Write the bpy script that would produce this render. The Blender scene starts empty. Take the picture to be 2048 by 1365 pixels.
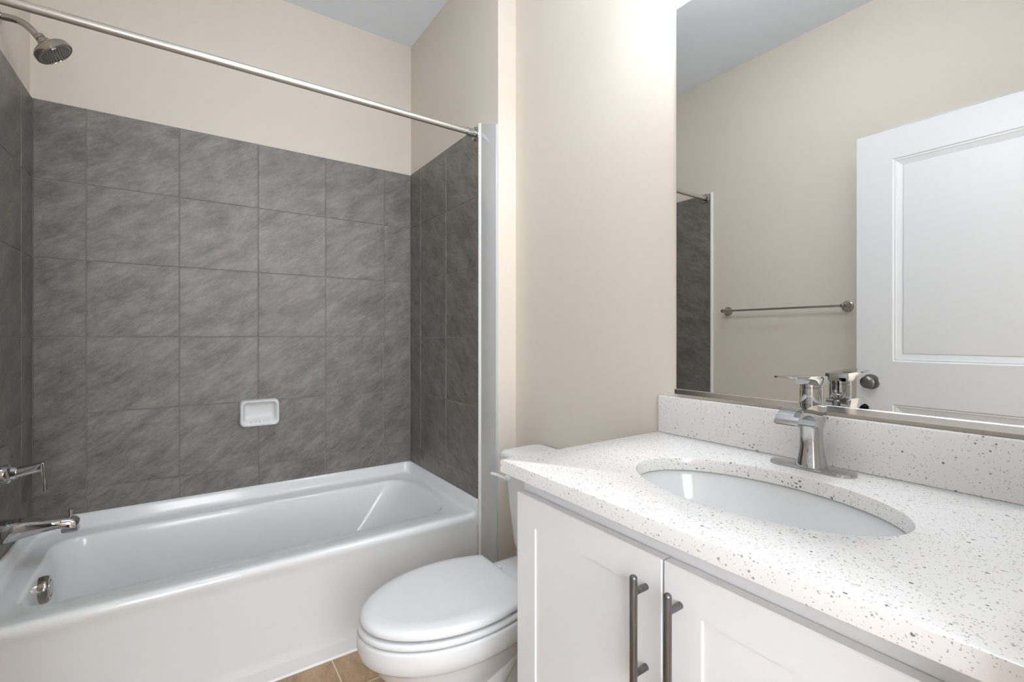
import bpy, bmesh, math, random
from mathutils import Vector, Matrix
random.seed(7)

# ------------------------------------------------------------------ camera, world, exposure
sc = bpy.context.scene
COL = sc.collection
H = 1.16                                  # eye height above the floor
cam_d = bpy.data.cameras.new('camera')
cam_d.sensor_width = 36.0
cam_d.lens = 936.26 / 2048 * 36.0
cam_d.shift_y = -10.4 / 2048
cam_d.clip_start = 0.01
cam = bpy.data.objects.new('camera', cam_d)
cam.location = (0, 0, H)
cam.rotation_euler = (math.radians(90), 0, -0.604413)
COL.objects.link(cam)
sc.camera = cam

SKY_LIGHT = 10.3                          # overcast sky beyond the added hall window
SKY_COLOUR = (0.93, 0.98, 1.04, 1)
world = bpy.data.worlds.new('world')
world.use_nodes = True
world.node_tree.nodes['Background'].inputs['Color'].default_value = SKY_COLOUR
world.node_tree.nodes['Background'].inputs['Strength'].default_value = SKY_LIGHT
sc.world = world
sc.view_settings.view_transform = 'Standard'
sc.view_settings.look = 'None'
sc.view_settings.gamma = 1.0
sc.view_settings.use_curve_mapping = False
sc.view_settings.exposure = 0.0
VANITY_LIGHT = 80.0                       # emission of the three vanity shades
FILL_LIGHT = 17.0                         # emission of the ceiling bowl, an added fill lamp
FILL_COLOUR = (0.87, 0.97, 1.09, 1)
SHADE_COLOUR = (0.90, 0.97, 1.06, 1)

# ------------------------------------------------------------------ dimensions (metres, floor = 0)
T = 0.3048
XL, XR, YB = -0.491, 1.033, 2.511         # tile faces of the tub alcove
XW = 1.129                                # wall behind the vanity
YR = 0.055                                # wall beside the doorway the camera stands in
YT = 1.7525                               # front end of the end-wall tiles
YS = 1.607                                # front of the short return at the tub end
CEIL = 2.80
TILE_TOP = 2.070
FLANGE = 0.452

# ------------------------------------------------------------------ materials
def mat(name):
    m = bpy.data.materials.new(name)
    m.use_nodes = True
    nt = m.node_tree
    return m, nt, nt.nodes['Principled BSDF']

def N(nt, kind, **kw):
    n = nt.nodes.new(kind)
    for k, v in kw.items():
        if k in n.inputs:
            n.inputs[k].default_value = v
        else:
            setattr(n, k, v)
    return n

def plain(name, col, rough=0.4, metal=0.0, coat=0.0, spec=0.5):
    m, nt, b = mat(name)
    b.inputs['Base Color'].default_value = (*col, 1)
    b.inputs['Roughness'].default_value = rough
    b.inputs['Metallic'].default_value = metal
    b.inputs['Coat Weight'].default_value = coat
    b.inputs['Coat Roughness'].default_value = 0.05
    b.inputs['Specular IOR Level'].default_value = spec
    return m

def painted(name, col, rough, bump=0.04, scale=260):
    m, nt, b = mat(name)
    tc = N(nt, 'ShaderNodeTexCoord')
    no = N(nt, 'ShaderNodeTexNoise', Scale=scale, Detail=3.0)
    nt.links.new(tc.outputs['Object'], no.inputs['Vector'])
    bp = N(nt, 'ShaderNodeBump', Strength=bump, Distance=0.002)
    nt.links.new(no.outputs['Fac'], bp.inputs['Height'])
    nt.links.new(bp.outputs['Normal'], b.inputs['Normal'])
    b.inputs['Base Color'].default_value = (*col, 1)
    b.inputs['Roughness'].default_value = rough
    return m

def brushed(name, col, rough, axis_scale, spread=0.12):
    """metal with fine streaks"""
    m, nt, b = mat(name)
    tc = N(nt, 'ShaderNodeTexCoord')
    mp = N(nt, 'ShaderNodeMapping')
    mp.inputs['Scale'].default_value = axis_scale
    no = N(nt, 'ShaderNodeTexNoise', Scale=1.0, Detail=4.0)
    rr = N(nt, 'ShaderNodeMapRange')
    rr.inputs['To Min'].default_value = rough - spread / 2
    rr.inputs['To Max'].default_value = rough + spread / 2
    nt.links.new(tc.outputs['Object'], mp.inputs['Vector'])
    nt.links.new(mp.outputs['Vector'], no.inputs['Vector'])
    nt.links.new(no.outputs['Fac'], rr.inputs['Value'])
    nt.links.new(rr.outputs['Result'], b.inputs['Roughness'])
    b.inputs['Base Color'].default_value = (*col, 1)
    b.inputs['Metallic'].default_value = 1.0
    return m

def slate(name, dark, light, warm, rot, rough=0.42):
    """cloudy slate-look ceramic: UV in metres, shifted at random tile by tile"""
    m, nt, b = mat(name)
    L = nt.links.new
    uv = N(nt, 'ShaderNodeUVMap', uv_map='UVMap')
    mp = N(nt, 'ShaderNodeMapping')
    mp.inputs['Rotation'].default_value = (0, 0, math.radians(rot))
    mp2 = N(nt, 'ShaderNodeMapping')
    mp2.inputs['Scale'].default_value = (6.0, 13.0, 1)
    L(uv.outputs['UV'], mp.inputs['Vector']); L(mp.outputs['Vector'], mp2.inputs['Vector'])
    cloud = N(nt, 'ShaderNodeTexNoise', Scale=1.0, Detail=9.0, Roughness=0.70, Distortion=0.25)
    L(mp2.outputs['Vector'], cloud.inputs['Vector'])
    ramp = N(nt, 'ShaderNodeValToRGB')
    ramp.color_ramp.elements[0].position = 0.36; ramp.color_ramp.elements[0].color = (*dark, 1)
    ramp.color_ramp.elements[1].position = 0.64; ramp.color_ramp.elements[1].color = (*light, 1)
    mp3 = N(nt, 'ShaderNodeMapping')
    mp3.inputs['Scale'].default_value = (22.0, 75.0, 1)
    L(mp.outputs['Vector'], mp3.inputs['Vector'])
    vein = N(nt, 'ShaderNodeTexNoise', Scale=1.0, Detail=6.0, Roughness=0.75, Distortion=0.6)
    L(mp3.outputs['Vector'], vein.inputs['Vector'])
    both = N(nt, 'ShaderNodeMix', data_type='FLOAT')
    both.inputs['Factor'].default_value = 0.36
    L(cloud.outputs['Fac'], both.inputs['A']); L(vein.outputs['Fac'], both.inputs['B'])
    L(both.outputs['Result'], ramp.inputs['Fac'])
    tint = N(nt, 'ShaderNodeTexNoise', Scale=7.0, Detail=2.0)
    L(uv.outputs['UV'], tint.inputs['Vector'])
    tr = N(nt, 'ShaderNodeMapRange')
    tr.inputs['From Min'].default_value = 0.45; tr.inputs['From Max'].default_value = 0.75
    tr.inputs['To Max'].default_value = 0.4
    L(tint.outputs['Fac'], tr.inputs['Value'])
    mx = N(nt, 'ShaderNodeMix', data_type='RGBA', blend_type='MULTIPLY')
    L(tr.outputs['Result'], mx.inputs['Factor']); L(ramp.outputs['Color'], mx.inputs['A'])
    mx.inputs['B'].default_value = (*warm, 1)
    # pitted grain
    grain = N(nt, 'ShaderNodeTexNoise', Scale=330.0, Detail=3.0, Roughness=0.7)
    L(uv.outputs['UV'], grain.inputs['Vector'])
    gr = N(nt, 'ShaderNodeMapRange')
    gr.inputs['From Min'].default_value = 0.3; gr.inputs['From Max'].default_value = 0.7
    gr.inputs['To Min'].default_value = 0.72; gr.inputs['To Max'].default_value = 1.32
    L(grain.outputs['Fac'], gr.inputs['Value'])
    mg = N(nt, 'ShaderNodeVectorMath', operation='MULTIPLY')
    cb = N(nt, 'ShaderNodeCombineXYZ')
    for k in 'XYZ':
        L(gr.outputs['Result'], cb.inputs[k])
    L(mx.outputs['Result'], mg.inputs[0]); L(cb.outputs['Vector'], mg.inputs[1])
    L(mg.outputs['Vector'], b.inputs['Base Color'])
    h = N(nt, 'ShaderNodeMath', operation='MULTIPLY_ADD')
    L(both.outputs['Result'], h.inputs[0]); h.inputs[1].default_value = 2.4
    L(grain.outputs['Fac'], h.inputs[2])
    bp = N(nt, 'ShaderNodeBump', Strength=0.5, Distance=0.0016)
    L(h.outputs['Value'], bp.inputs['Height']); L(bp.outputs['Normal'], b.inputs['Normal'])
    b.inputs['Roughness'].default_value = rough
    b.inputs['Specular IOR Level'].default_value = 1.0
    return m

def quartz(name):
    m, nt, b = mat(name)
    L = nt.links.new
    tc = N(nt, 'ShaderNodeTexCoord')
    wob = N(nt, 'ShaderNodeTexNoise', Scale=420.0, Detail=1.0)
    L(tc.outputs['Object'], wob.inputs['Vector'])
    ad = N(nt, 'ShaderNodeVectorMath', operation='MULTIPLY_ADD')
    L(wob.outputs['Color'], ad.inputs[0]); ad.inputs[1].default_value = (0.0022,) * 3
    L(tc.outputs['Object'], ad.inputs[2])
    base = None
    # (scale, share of cells with a chip, radius in cells, colour, strength)
    for sc_, share, rad, col, amt in ((120, 0.10, 0.25, (0.12, 0.105, 0.095), 0.9),
                                      (200, 0.17, 0.30, (0.22, 0.205, 0.19), 0.8),
                                      (360, 0.36, 0.34, (0.34, 0.32, 0.30), 0.75),
                                      (190, 0.16, 0.36, (0.50, 0.48, 0.45), 0.65)):
        v = N(nt, 'ShaderNodeTexVoronoi', feature='F1', Scale=float(sc_))
        L(ad.outputs['Vector'], v.inputs['Vector'])
        sp = N(nt, 'ShaderNodeSeparateColor')
        L(v.outputs['Color'], sp.inputs['Color'])
        has = N(nt, 'ShaderNodeMath', operation='LESS_THAN')
        L(sp.outputs['Red'], has.inputs[0]); has.inputs[1].default_value = share
        rr = N(nt, 'ShaderNodeMath', operation='MULTIPLY_ADD')
        L(sp.outputs['Green'], rr.inputs[0]); rr.inputs[1].default_value = rad * 0.9; rr.inputs[2].default_value = rad * 0.5
        ins = N(nt, 'ShaderNodeMath', operation='SUBTRACT')
        L(rr.outputs['Value'], ins.inputs[0]); L(v.outputs['Distance'], ins.inputs[1])
        soft = N(nt, 'ShaderNodeMapRange')
        soft.inputs['From Min'].default_value = 0.0; soft.inputs['From Max'].default_value = 0.10
        soft.inputs['To Max'].default_value = amt
        L(ins.outputs['Value'], soft.inputs['Value'])
        f = N(nt, 'ShaderNodeMath', operation='MULTIPLY')
        L(has.outputs['Value'], f.inputs[0]); L(soft.outputs['Result'], f.inputs[1])
        mx = N(nt, 'ShaderNodeMix', data_type='RGBA')
        L(f.outputs['Value'], mx.inputs['Factor'])
        if base is None:
            mx.inputs['A'].default_value = (0.80, 0.78, 0.76, 1)
        else:
            L(base, mx.inputs['A'])
        mx.inputs['B'].default_value = (*col, 1)
        base = mx.outputs['Result']
    L(base, b.inputs['Base Color'])
    b.inputs['Roughness'].default_value = 0.16
    return m

def glow(name, col, strength):
    m, nt, b = mat(name)
    b.inputs['Base Color'].default_value = (0.9, 0.9, 0.88, 1)
    b.inputs['Emission Color'].default_value = col
    b.inputs['Emission Strength'].default_value = strength
    b.inputs['Roughness'].default_value = 0.4
    return m

M = {}
M['paint'] = painted('beige_wall_paint', (0.74, 0.672, 0.582), 0.62)
M['ceiling'] = painted('ceiling_paint', (0.85, 0.90, 0.97), 0.8)
M['trim'] = painted('white_trim_paint', (0.70, 0.70, 0.71), 0.36, 0.02, 90)
M['glosstrim'] = plain('glossy_white_trim', (0.60, 0.60, 0.59), 0.14)
M['tile'] = slate('charcoal_slate_tile', (0.072, 0.065, 0.057), (0.25, 0.229, 0.205), (0.86, 0.78, 0.78), -32)
M['grout'] = painted('grey_grout', (0.25, 0.235, 0.215), 0.9, 0.3, 700)
M['floor'] = slate('brown_floor_tile', (0.26, 0.155, 0.075), (0.53, 0.35, 0.19), (0.9, 0.8, 0.72), -75, 0.4)
M['floorgrout'] = painted('cream_grout', (0.72, 0.60, 0.44), 0.9, 0.3, 700)
M['tub'] = plain('white_acrylic', (0.82, 0.82, 0.815), 0.13)
M['ceramic'] = plain('white_vitreous_china', (0.76, 0.76, 0.755), 0.08)
M['seat'] = plain('white_seat_plastic', (0.78, 0.78, 0.775), 0.18)
M['caulk'] = plain('white_sealant', (0.85, 0.84, 0.82), 0.35)
M['cabinet'] = painted('white_cabinet_lacquer', (0.82, 0.82, 0.83), 0.33, 0.015, 60)
M['cabinetin'] = plain('cabinet_inside', (0.6, 0.57, 0.53), 0.6)
M['quartz'] = quartz('speckled_white_quartz')
M['chrome'] = plain('polished_chrome', (0.52, 0.52, 0.525), 0.045, 1.0)
M['nickel'] = brushed('satin_nickel', (0.66, 0.63, 0.585), 0.40, (4, 300, 300))
M['polnickel'] = plain('polished_nickel', (0.44, 0.41, 0.37), 0.13, 1.0)
M['graphite'] = brushed('brushed_graphite_metal', (0.20, 0.20, 0.205), 0.28, (500, 500, 6))
M['pewter'] = plain('dark_pewter', (0.20, 0.195, 0.19), 0.30, 1.0)
M['mirror'] = plain('silvered_glass', (0.80, 0.81, 0.805), 0.0, 1.0)
M['black'] = plain('dark_slot', (0.02, 0.02, 0.02), 0.5)
M['nozzle'] = plain('dark_rubber_nozzle', (0.04, 0.04, 0.045), 0.5)
M['shade'] = glow('lit_frosted_shade', SHADE_COLOUR, VANITY_LIGHT)
M['fillshade'] = glow('fill_lamp_glow', FILL_COLOUR, FILL_LIGHT)

# ------------------------------------------------------------------ mesh helpers
def finish(name, bm, m, parent=None, angle=34, smooth=True, **props):
    """link a bmesh (world coordinates) as one object under its thing"""
    bmesh.ops.remove_doubles(bm, verts=bm.verts, dist=1e-6)
    bmesh.ops.recalc_face_normals(bm, faces=bm.faces)
    lim = math.radians(angle)
    for e in bm.edges:
        e.smooth = len(e.link_faces) == 2 and e.calc_face_angle(0) < lim
    for f in bm.faces:
        f.smooth = smooth
    me = bpy.data.meshes.new(name)
    bm.to_mesh(me); bm.free()
    for x in (m if isinstance(m, (list, tuple)) else [m]):
        me.materials.append(x)
    o = bpy.data.objects.new(name, me)
    COL.objects.link(o)
    if parent is not None:
        root = parent
        while root.parent is not None:
            root = root.parent
        me.transform(Matrix.Translation(-root.location))
        o.parent = parent
    for k, v in props.items():
        o[k] = v
    return o

def thing(name, loc, label, cat, group=None):
    o = bpy.data.objects.new(name, None)
    o.empty_display_size = 0.05
    o.location = loc
    COL.objects.link(o)
    o['label'] = label; o['category'] = cat
    if group:
        o['group'] = group
    return o

def struct(name, bm, m, label, cat, **kw):
    return finish(name, bm, m, kind='structure', label=label, category=cat, **kw)

def box(bm, x0, x1, y0, y1, z0, z1, bev=0.0, seg=2, mi=0):
    g = bmesh.ops.create_cube(bm, size=1.0)
    vs = g['verts']
    for v in vs:
        v.co = Vector(((x0 + x1) / 2 + v.co.x * (x1 - x0), (y0 + y1) / 2 + v.co.y * (y1 - y0), (z0 + z1) / 2 + v.co.z * (z1 - z0)))
    fs = {f for v in vs for f in v.link_faces}
    for f in fs:
        f.material_index = mi
    if bev:
        es = list({e for v in vs for e in v.link_edges})
        bmesh.ops.bevel(bm, geom=es, offset=bev, segments=seg, profile=0.5, affect='EDGES')

def loft(bm, rings, cap0=True, cap1=True, closed=True, mi=0):
    vr = [[bm.verts.new(p) for p in r] for r in rings]
    n = len(vr[0])
    for a, b in zip(vr[:-1], vr[1:]):
        for i in range(n if closed else n - 1):
            j = (i + 1) % n
            f = bm.faces.new((a[i], a[j], b[j], b[i])); f.material_index = mi
    if cap0:
        bm.faces.new(list(reversed(vr[0]))).material_index = mi
    if cap1:
        bm.faces.new(vr[-1]).material_index = mi
    return vr

def frame_of(axis):
    a = Vector(axis).normalized()
    t = Vector((0, 0, 1)) if abs(a.z) < 0.9 else Vector((1, 0, 0))
    u = a.cross(t).normalized()
    return a, u, a.cross(u).normalized()

def lathe(bm, prof, origin, axis, n=48, cap0=True, cap1=True, mi=0):
    """prof: (radius, distance along the axis)"""
    a, u, v = frame_of(axis); o = Vector(origin)
    rings = [[o + a * h + (u * math.cos(2 * math.pi * i / n) + v * math.sin(2 * math.pi * i / n)) * max(r, 1e-5) for i in range(n)] for r, h in prof]
    loft(bm, rings, cap0, cap1, mi=mi)

def catmull(pts, k=8):
    P = [Vector(p) for p in pts]
    P = [P[0] * 2 - P[1]] + P + [P[-1] * 2 - P[-2]]
    out = []
    for i in range(1, len(P) - 2):
        for s in range(k):
            t = s / k
            out.append(0.5 * ((2 * P[i]) + (P[i + 1] - P[i - 1]) * t + (2 * P[i - 1] - 5 * P[i] + 4 * P[i + 1] - P[i + 2]) * t * t
                              + (3 * P[i] - P[i - 1] - 3 * P[i + 1] + P[i + 2]) * t ** 3))
    out.append(P[-2])
    return out

def tube(bm, path, r, n=24, cap=True, mi=0):
    path = [Vector(p) for p in path]
    rad = r if isinstance(r, (list, tuple)) else [r] * len(path)
    tang = [(path[min(i + 1, len(path) - 1)] - path[max(i - 1, 0)]).normalized() for i in range(len(path))]
    _, u, v = frame_of(tang[0])
    rings = []
    for i, p in enumerate(path):
        t = tang[i]
        u = (u - t * u.dot(t)).normalized(); v = t.cross(u)
        rings.append([p + (u * math.cos(2 * math.pi * k / n) + v * math.sin(2 * math.pi * k / n)) * rad[i] for k in range(n)])
    loft(bm, rings, cap, cap, mi=mi)

def rrect(x0, x1, y0, y1, r, k=8, bulge=0.0):
    """rounded rectangle, counter-clockwise; bulge swells the x1 side"""
    pts = []
    for cx, cy, a0 in ((x1 - r, y1 - r, 0), (x0 + r, y1 - r, 90), (x0 + r, y0 + r, 180), (x1 - r, y0 + r, 270)):
        for i in range(k + 1):
            a = math.radians(a0 + 90 * i / k)
            pts.append([cx + r * math.cos(a), cy + r * math.sin(a)])
    out = []
    n = len(pts)
    for i in range(n):                     # extra points along the straights so bulges and lofts stay even
        p, q = pts[i], pts[(i + 1) % n]
        out.append(p)
        if (i + 1) % (k + 1) == 0:
            for s in range(1, 10):
                out.append([p[0] + (q[0] - p[0]) * s / 10, p[1] + (q[1] - p[1]) * s / 10])
    if bulge:
        yc, hy, xc, hx = (y0 + y1) / 2, (y1 - y0) / 2, (x0 + x1) / 2, (x1 - x0) / 2
        for p in out:
            w = max(0.0, (p[0] - xc) / hx) ** 3
            p[0] += bulge * w * (1 - ((p[1] - yc) / hy) ** 2)
    return out

def ellipse(cx, cy, a, b, n=96, p=2.0):
    out = []
    for i in range(n):
        t = 2 * math.pi * i / n
        c, s = math.cos(t), math.sin(t)
        out.append((cx + a * math.copysign(abs(c) ** (2 / p), c), cy + b * math.copysign(abs(s) ** (2 / p), s)))
    return out

def prism(bm, prof, y0, y1, bev=0.0, seg=3, axis='Y'):
    """extrude a closed 2-D profile along an axis"""
    put = {'Y': lambda p, t: (p[0], t, p[1]), 'X': lambda p, t: (t, p[0], p[1]), 'Z': lambda p, t: (p[0], p[1], t)}[axis]
    vr = loft(bm, [[put(p, y0) for p in prof], [put(p, y1) for p in prof]])
    if bev:
        es = []
        for r in vr:
            for i in range(len(r)):
                es.append(bm.edges.get((r[i], r[(i + 1) % len(r)])))
        bmesh.ops.bevel(bm, geom=es, offset=bev, segments=seg, profile=0.5, affect='EDGES')

def tiles(bm, put, us, vs, gap=0.0032, deep=0.0018, chamf=0.0012, tilt=0.0012):
    """ceramic tiles as raised chamfered plates over a grout bed; put(u, v, w) -> xyz, w along the normal"""
    uv = bm.loops.layers.uv.new('UVMap')
    q = [bm.verts.new(put(us[i], vs[j], -deep)) for i, j in ((0, 0), (-1, 0), (-1, -1), (0, -1))]
    f = bm.faces.new(q); f.material_index = 1
    for i in range(len(us) - 1):
        for j in range(len(vs) - 1):
            u0, u1, v0, v1 = us[i], us[i + 1], vs[j], vs[j + 1]
            u0 += gap / 2; v0 += gap / 2; u1 -= gap / 2; v1 -= gap / 2
            du, dv = random.uniform(-5, 5), random.uniform(-5, 5)
            tu, tv = random.uniform(-tilt, tilt), random.uniform(-tilt, tilt)
            cu, cv = (u0 + u1) / 2, (v0 + v1) / 2
            c = chamf
            lo = [(u0, v0), (u1, v0), (u1, v1), (u0, v1)]
            hi = [(u0 + c, v0 + c), (u1 - c, v0 + c), (u1 - c, v1 - c), (u0 + c, v1 - c)]
            a = [bm.verts.new(put(u, v, -deep * 1.05)) for u, v in lo]
            b = [bm.verts.new(put(u, v, (u - cu) * tu + (v - cv) * tv)) for u, v in hi]
            faces = [(b, hi)] + [([a[k], a[(k + 1) % 4], b[(k + 1) % 4], b[k]], [lo[k], lo[(k + 1) % 4], hi[(k + 1) % 4], hi[k]]) for k in range(4)]
            for vv, cc in faces:
                f = bm.faces.new(vv)
                for lp, (u, v) in zip(f.loops, cc):
                    lp[uv].uv = (u + du, v + dv)

def panel_slab(bm, put, u0, u1, v0, v1, thick, panels, rings, edge=0.0015):
    """door leaf: front face with recessed panels. put(u, v, w): w = 0 at the front face, negative into the leaf"""
    us = sorted({u0 + edge, u1 - edge, *[p[0] for p in panels], *[p[1] for p in panels]})
    vs = sorted({v0 + edge, v1 - edge, *[p[2] for p in panels], *[p[3] for p in panels]})
    def inside(a, b):
        return any(p[0] - 1e-6 < a < p[1] + 1e-6 and p[2] - 1e-6 < b < p[3] + 1e-6 for p in panels)
    for i in range(len(us) - 1):
        for j in range(len(vs) - 1):
            if not inside((us[i] + us[i + 1]) / 2, (vs[j] + vs[j + 1]) / 2):
                bm.faces.new([bm.verts.new(put(u, v, 0)) for u, v in ((us[i], vs[j]), (us[i + 1], vs[j]), (us[i + 1], vs[j + 1]), (us[i], vs[j + 1]))])
    for p in panels:
        rs = []
        for ins, dep in rings:
            rs.append([put(u, v, dep) for u, v in ((p[0] + ins, p[2] + ins), (p[1] - ins, p[2] + ins), (p[1] - ins, p[3] - ins), (p[0] + ins, p[3] - ins))])
        loft(bm, rs, cap0=False, cap1=True)
    e = edge
    sides = [[put(u, v, w) for u, v in ((u0 + d, v0 + d), (u1 - d, v0 + d), (u1 - d, v1 - d), (u0 + d, v1 - d))] for d, w in ((e, 0), (0, -e), (0, -thick))]
    loft(bm, sides, cap0=False, cap1=True)

# ------------------------------------------------------------------ the room
PT = 0.008                                # tile thickness over the painted wall
bm = bmesh.new(); box(bm, XL - PT - 0.12, XW + 0.12, YB + PT, YB + PT + 0.12, -0.05, CEIL + 0.05)
wall_back = struct('wall_back', bm, M['paint'], 'beige painted long wall above and behind the bathtub', 'wall', smooth=False)
bm = bmesh.new(); box(bm, XL - PT - 0.12, XL - PT, YR - 0.12, YB + PT, -0.05, CEIL + 0.05)
wall_left = struct('wall_left', bm, M['paint'], 'beige wall on the left with the shower fittings and towel bar', 'wall', smooth=False)
bm = bmesh.new()
box(bm, XW, XW + 0.12, YR, YS + 0.02, -0.05, CEIL + 0.05)
box(bm, XR + PT, XW + 0.12, YS, YB + PT, -0.05, CEIL + 0.05)
wall_right = struct('wall_right', bm, M['paint'], 'beige wall behind the vanity and toilet, stepping out at the tub end', 'wall', smooth=False)
DX0, DX1, DTOP = -0.247, 0.545, 2.064     # doorway the camera stands in
bm = bmesh.new()
box(bm, XL - PT, DX0, YR - 0.12, YR, -0.05, CEIL + 0.05)
box(bm, DX1, XW + 0.12, YR - 0.12, YR, -0.05, CEIL + 0.05)
box(bm, DX0 - 0.001, DX1 + 0.001, YR - 0.12, YR, DTOP, CEIL + 0.05)
struct('wall_front', bm, M['paint'], 'beige wall with the doorway the room is seen from', 'wall', smooth=False)
bm = bmesh.new()
box(bm, XW, XW + 0.12, -1.5, YR - 0.12, -0.05, CEIL + 0.05)
HX0, HX1, HZ0, HZ1 = -1.35, 0.55, 0.55, 2.35   # opening of an unseen hall window, added to let in soft fill
box(bm, -1.72, HX0, -1.62, -1.5, -0.05, CEIL + 0.05)
box(bm, -1.72, -1.60, -1.5, YR, -0.05, CEIL + 0.05)
box(bm, -1.60, XL - PT - 0.12, YR - 0.12, YR, -0.05, CEIL + 0.05)
box(bm, HX1, XW + 0.12, -1.62, -1.5, -0.05, CEIL + 0.05)
box(bm, HX0, HX1, -1.62, -1.5, -0.05, HZ0)
box(bm, HX0, HX1, -1.62, -1.5, HZ1, CEIL + 0.05)
struct('wall_hall', bm, M['paint'], 'beige hallway walls outside the bathroom doorway', 'wall', smooth=False)
bm = bmesh.new()
for a, b in ((HX0, HX0 + 0.05), (HX1 - 0.05, HX1), ((HX0 + HX1) / 2 - 0.03, (HX0 + HX1) / 2 + 0.03)):
    box(bm, a, b, -1.58, -1.53, HZ0, HZ1)
hm = (HX0 + HX1) / 2
for a, b in ((HZ0, HZ0 + 0.05), (HZ1 - 0.05, HZ1), (1.43, 1.47)):
    box(bm, HX0 + 0.0505, hm - 0.0305, -1.579, -1.531, a + 0.0005, b - 0.0005)
    box(bm, hm + 0.0305, HX1 - 0.0505, -1.579, -1.531, a + 0.0005, b - 0.0005)
box(bm, HX0 - 0.03, HX1 + 0.03, -1.54, -1.46, HZ0 - 0.03, HZ0)
struct('fill_window', bm, M['trim'], 'unseen white framed hallway window added to let in fill light', 'window', smooth=False)
bm = bmesh.new(); box(bm, -1.72, XW + 0.12, -1.62, YB + PT + 0.12, CEIL, CEIL + 0.1)
struct('ceiling', bm, M['ceiling'], 'plain pale grey-white ceiling', 'ceiling', smooth=False)

# floor: brown tiles with cream joints
bm = bmesh.new()
fx0, fy0 = 0.4215, 1.5665
fu = [fx0 + T * k for k in range(-7, 4)]
fv = [fy0 + T * k for k in range(-10, 4)]
tiles(bm, lambda u, v, w: (u, v, w), fu, fv, gap=0.0045, deep=0.0012, chamf=0.002, tilt=0.0)
box(bm, -1.72, XW + 0.12, -1.62, YB + PT + 0.12, -0.06, -0.003, mi=1)
struct('floor', bm, [M['floor'], M['floorgrout']], 'brown ceramic tile floor with cream grout lines', 'floor', smooth=False)

# tile panels round the tub (parts of their walls)
rows = [FLANGE - 0.03, TILE_TOP - 5 * T, TILE_TOP - 4 * T, TILE_TOP - 3 * T, TILE_TOP - 2 * T, TILE_TOP - T, TILE_TOP]
bm = bmesh.new()
tiles(bm, lambda u, v, w: (u, YB - w, v), [XL] + [XL + (0.5 + k) * T for k in range(5)] + [XR], rows)
finish('tile_panel', bm, [M['tile'], M['grout']], wall_back, smooth=False, label='charcoal slate-look tiles in straight rows behind the tub')
yc = [YB - 0.1445 - k * T for k in range(3)]
bm = bmesh.new()
tiles(bm, lambda u, v, w: (XR - w, u, v), [YT, yc[1], yc[0], YB], rows)
finish('tile_panel', bm, [M['tile'], M['grout']], wall_right, smooth=False, label='charcoal slate-look tiles on the right end of the tub alcove')
bm = bmesh.new()
tiles(bm, lambda u, v, w: (XL + w, u, v), [1.742, yc[1], yc[0], YB], rows)
finish('tile_panel', bm, [M['tile'], M['grout']], wall_left, smooth=False, label='charcoal slate-look tiles on the shower end of the tub alcove')

# white edge trim at the tile ends: rounded bead and, on the right, a flat strip to the corner
def bead(x, s, ya, yb, z0, z1):
    bm = bmesh.new()
    prof = [(x + PT * s, ya), (x, ya)] + [(x - s * 0.007 * math.sin(math.pi * k / 10), ya + (yb - ya) * k / 10) for k in range(1, 10)] + [(x, yb), (x + PT * s, yb)]
    prism(bm, prof, z0, z1, axis='Z')
    return bm
finish('edge_bead', bead(XR, 1, 1.728, YT - 0.001, 0.0, TILE_TOP + 0.004), M['caulk'], wall_right, label='white rounded bead along the tile edge')
bm = bmesh.new(); prism(bm, [(YS + 0.0015, 0.0), (1.728, 0.0), (1.728, TILE_TOP + 0.002), (YS + 0.0015, 2.026)], XR - 0.001, XR + PT, 0.001, 2, axis='X')
finish('edge_strip', bm, M['glosstrim'], wall_right, label='flat glossy white strip between tiles and corner')
finish('edge_bead', bead(XL, -1, 1.722, 1.741, 0.0, TILE_TOP + 0.004), M['caulk'], wall_left, label='white rounded bead along the tile edge')

# baseboards
def board(x0, x1, y0, y1):
    bm = bmesh.new(); box(bm, x0, x1, y0, y1, 0.0, 0.105, 0.004, 2); return bm
struct('baseboard_right', board(XW - 0.013, XW, 0.87, YS), M['trim'], 'white baseboard behind the toilet', 'baseboard')
struct('baseboard_left', board(XL - PT, XL - PT + 0.013, 0.84, 1.70), M['trim'], 'white baseboard under the towel bar', 'baseboard')

# closed closet door on the left wall, its casing showing above the open door
WX = XL - PT
bm = bmesh.new()
prof = [(WX, 0.0), (WX + 0.012, 0.0), (WX + 0.017, 0.012), (WX + 0.017, 0.055), (WX + 0.010, 0.062), (WX + 0.008, 0.088), (WX, 0.090)]
def casing_ring(y, z, sy, sz):
    return [(p[0], y + sy * p[1], z + sz * p[1]) for p in prof]
cy0, cy1, cz = 0.10, 0.742, 2.060
rings = [casing_ring(cy1, 0.0, 1, 0), casing_ring(cy1, cz, 1, 1), casing_ring(cy0, cz, -1, 1), casing_ring(cy0, 0.0, -1, 0)]
loft(bm, rings)
struct('trim_1', bm, M['trim'], 'white casing of the closet door showing above the open door', 'door casing', angle=20)
bm = bmesh.new()
panel_slab(bm, lambda u, v, w: (WX + 0.010 + w, u, v), cy0, cy1, 0.008, cz, 0.009,
           [(cy0 + 0.115, cy1 - 0.115, 0.22, 0.86), (cy0 + 0.115, cy1 - 0.115, 1.05, 1.93)], [(0, 0), (0.008, -0.004), (0.02, -0.006)])
struct('door_2', bm, M['trim'], 'closed white panel door in the left wall behind the open door', 'door', angle=20)

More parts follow.
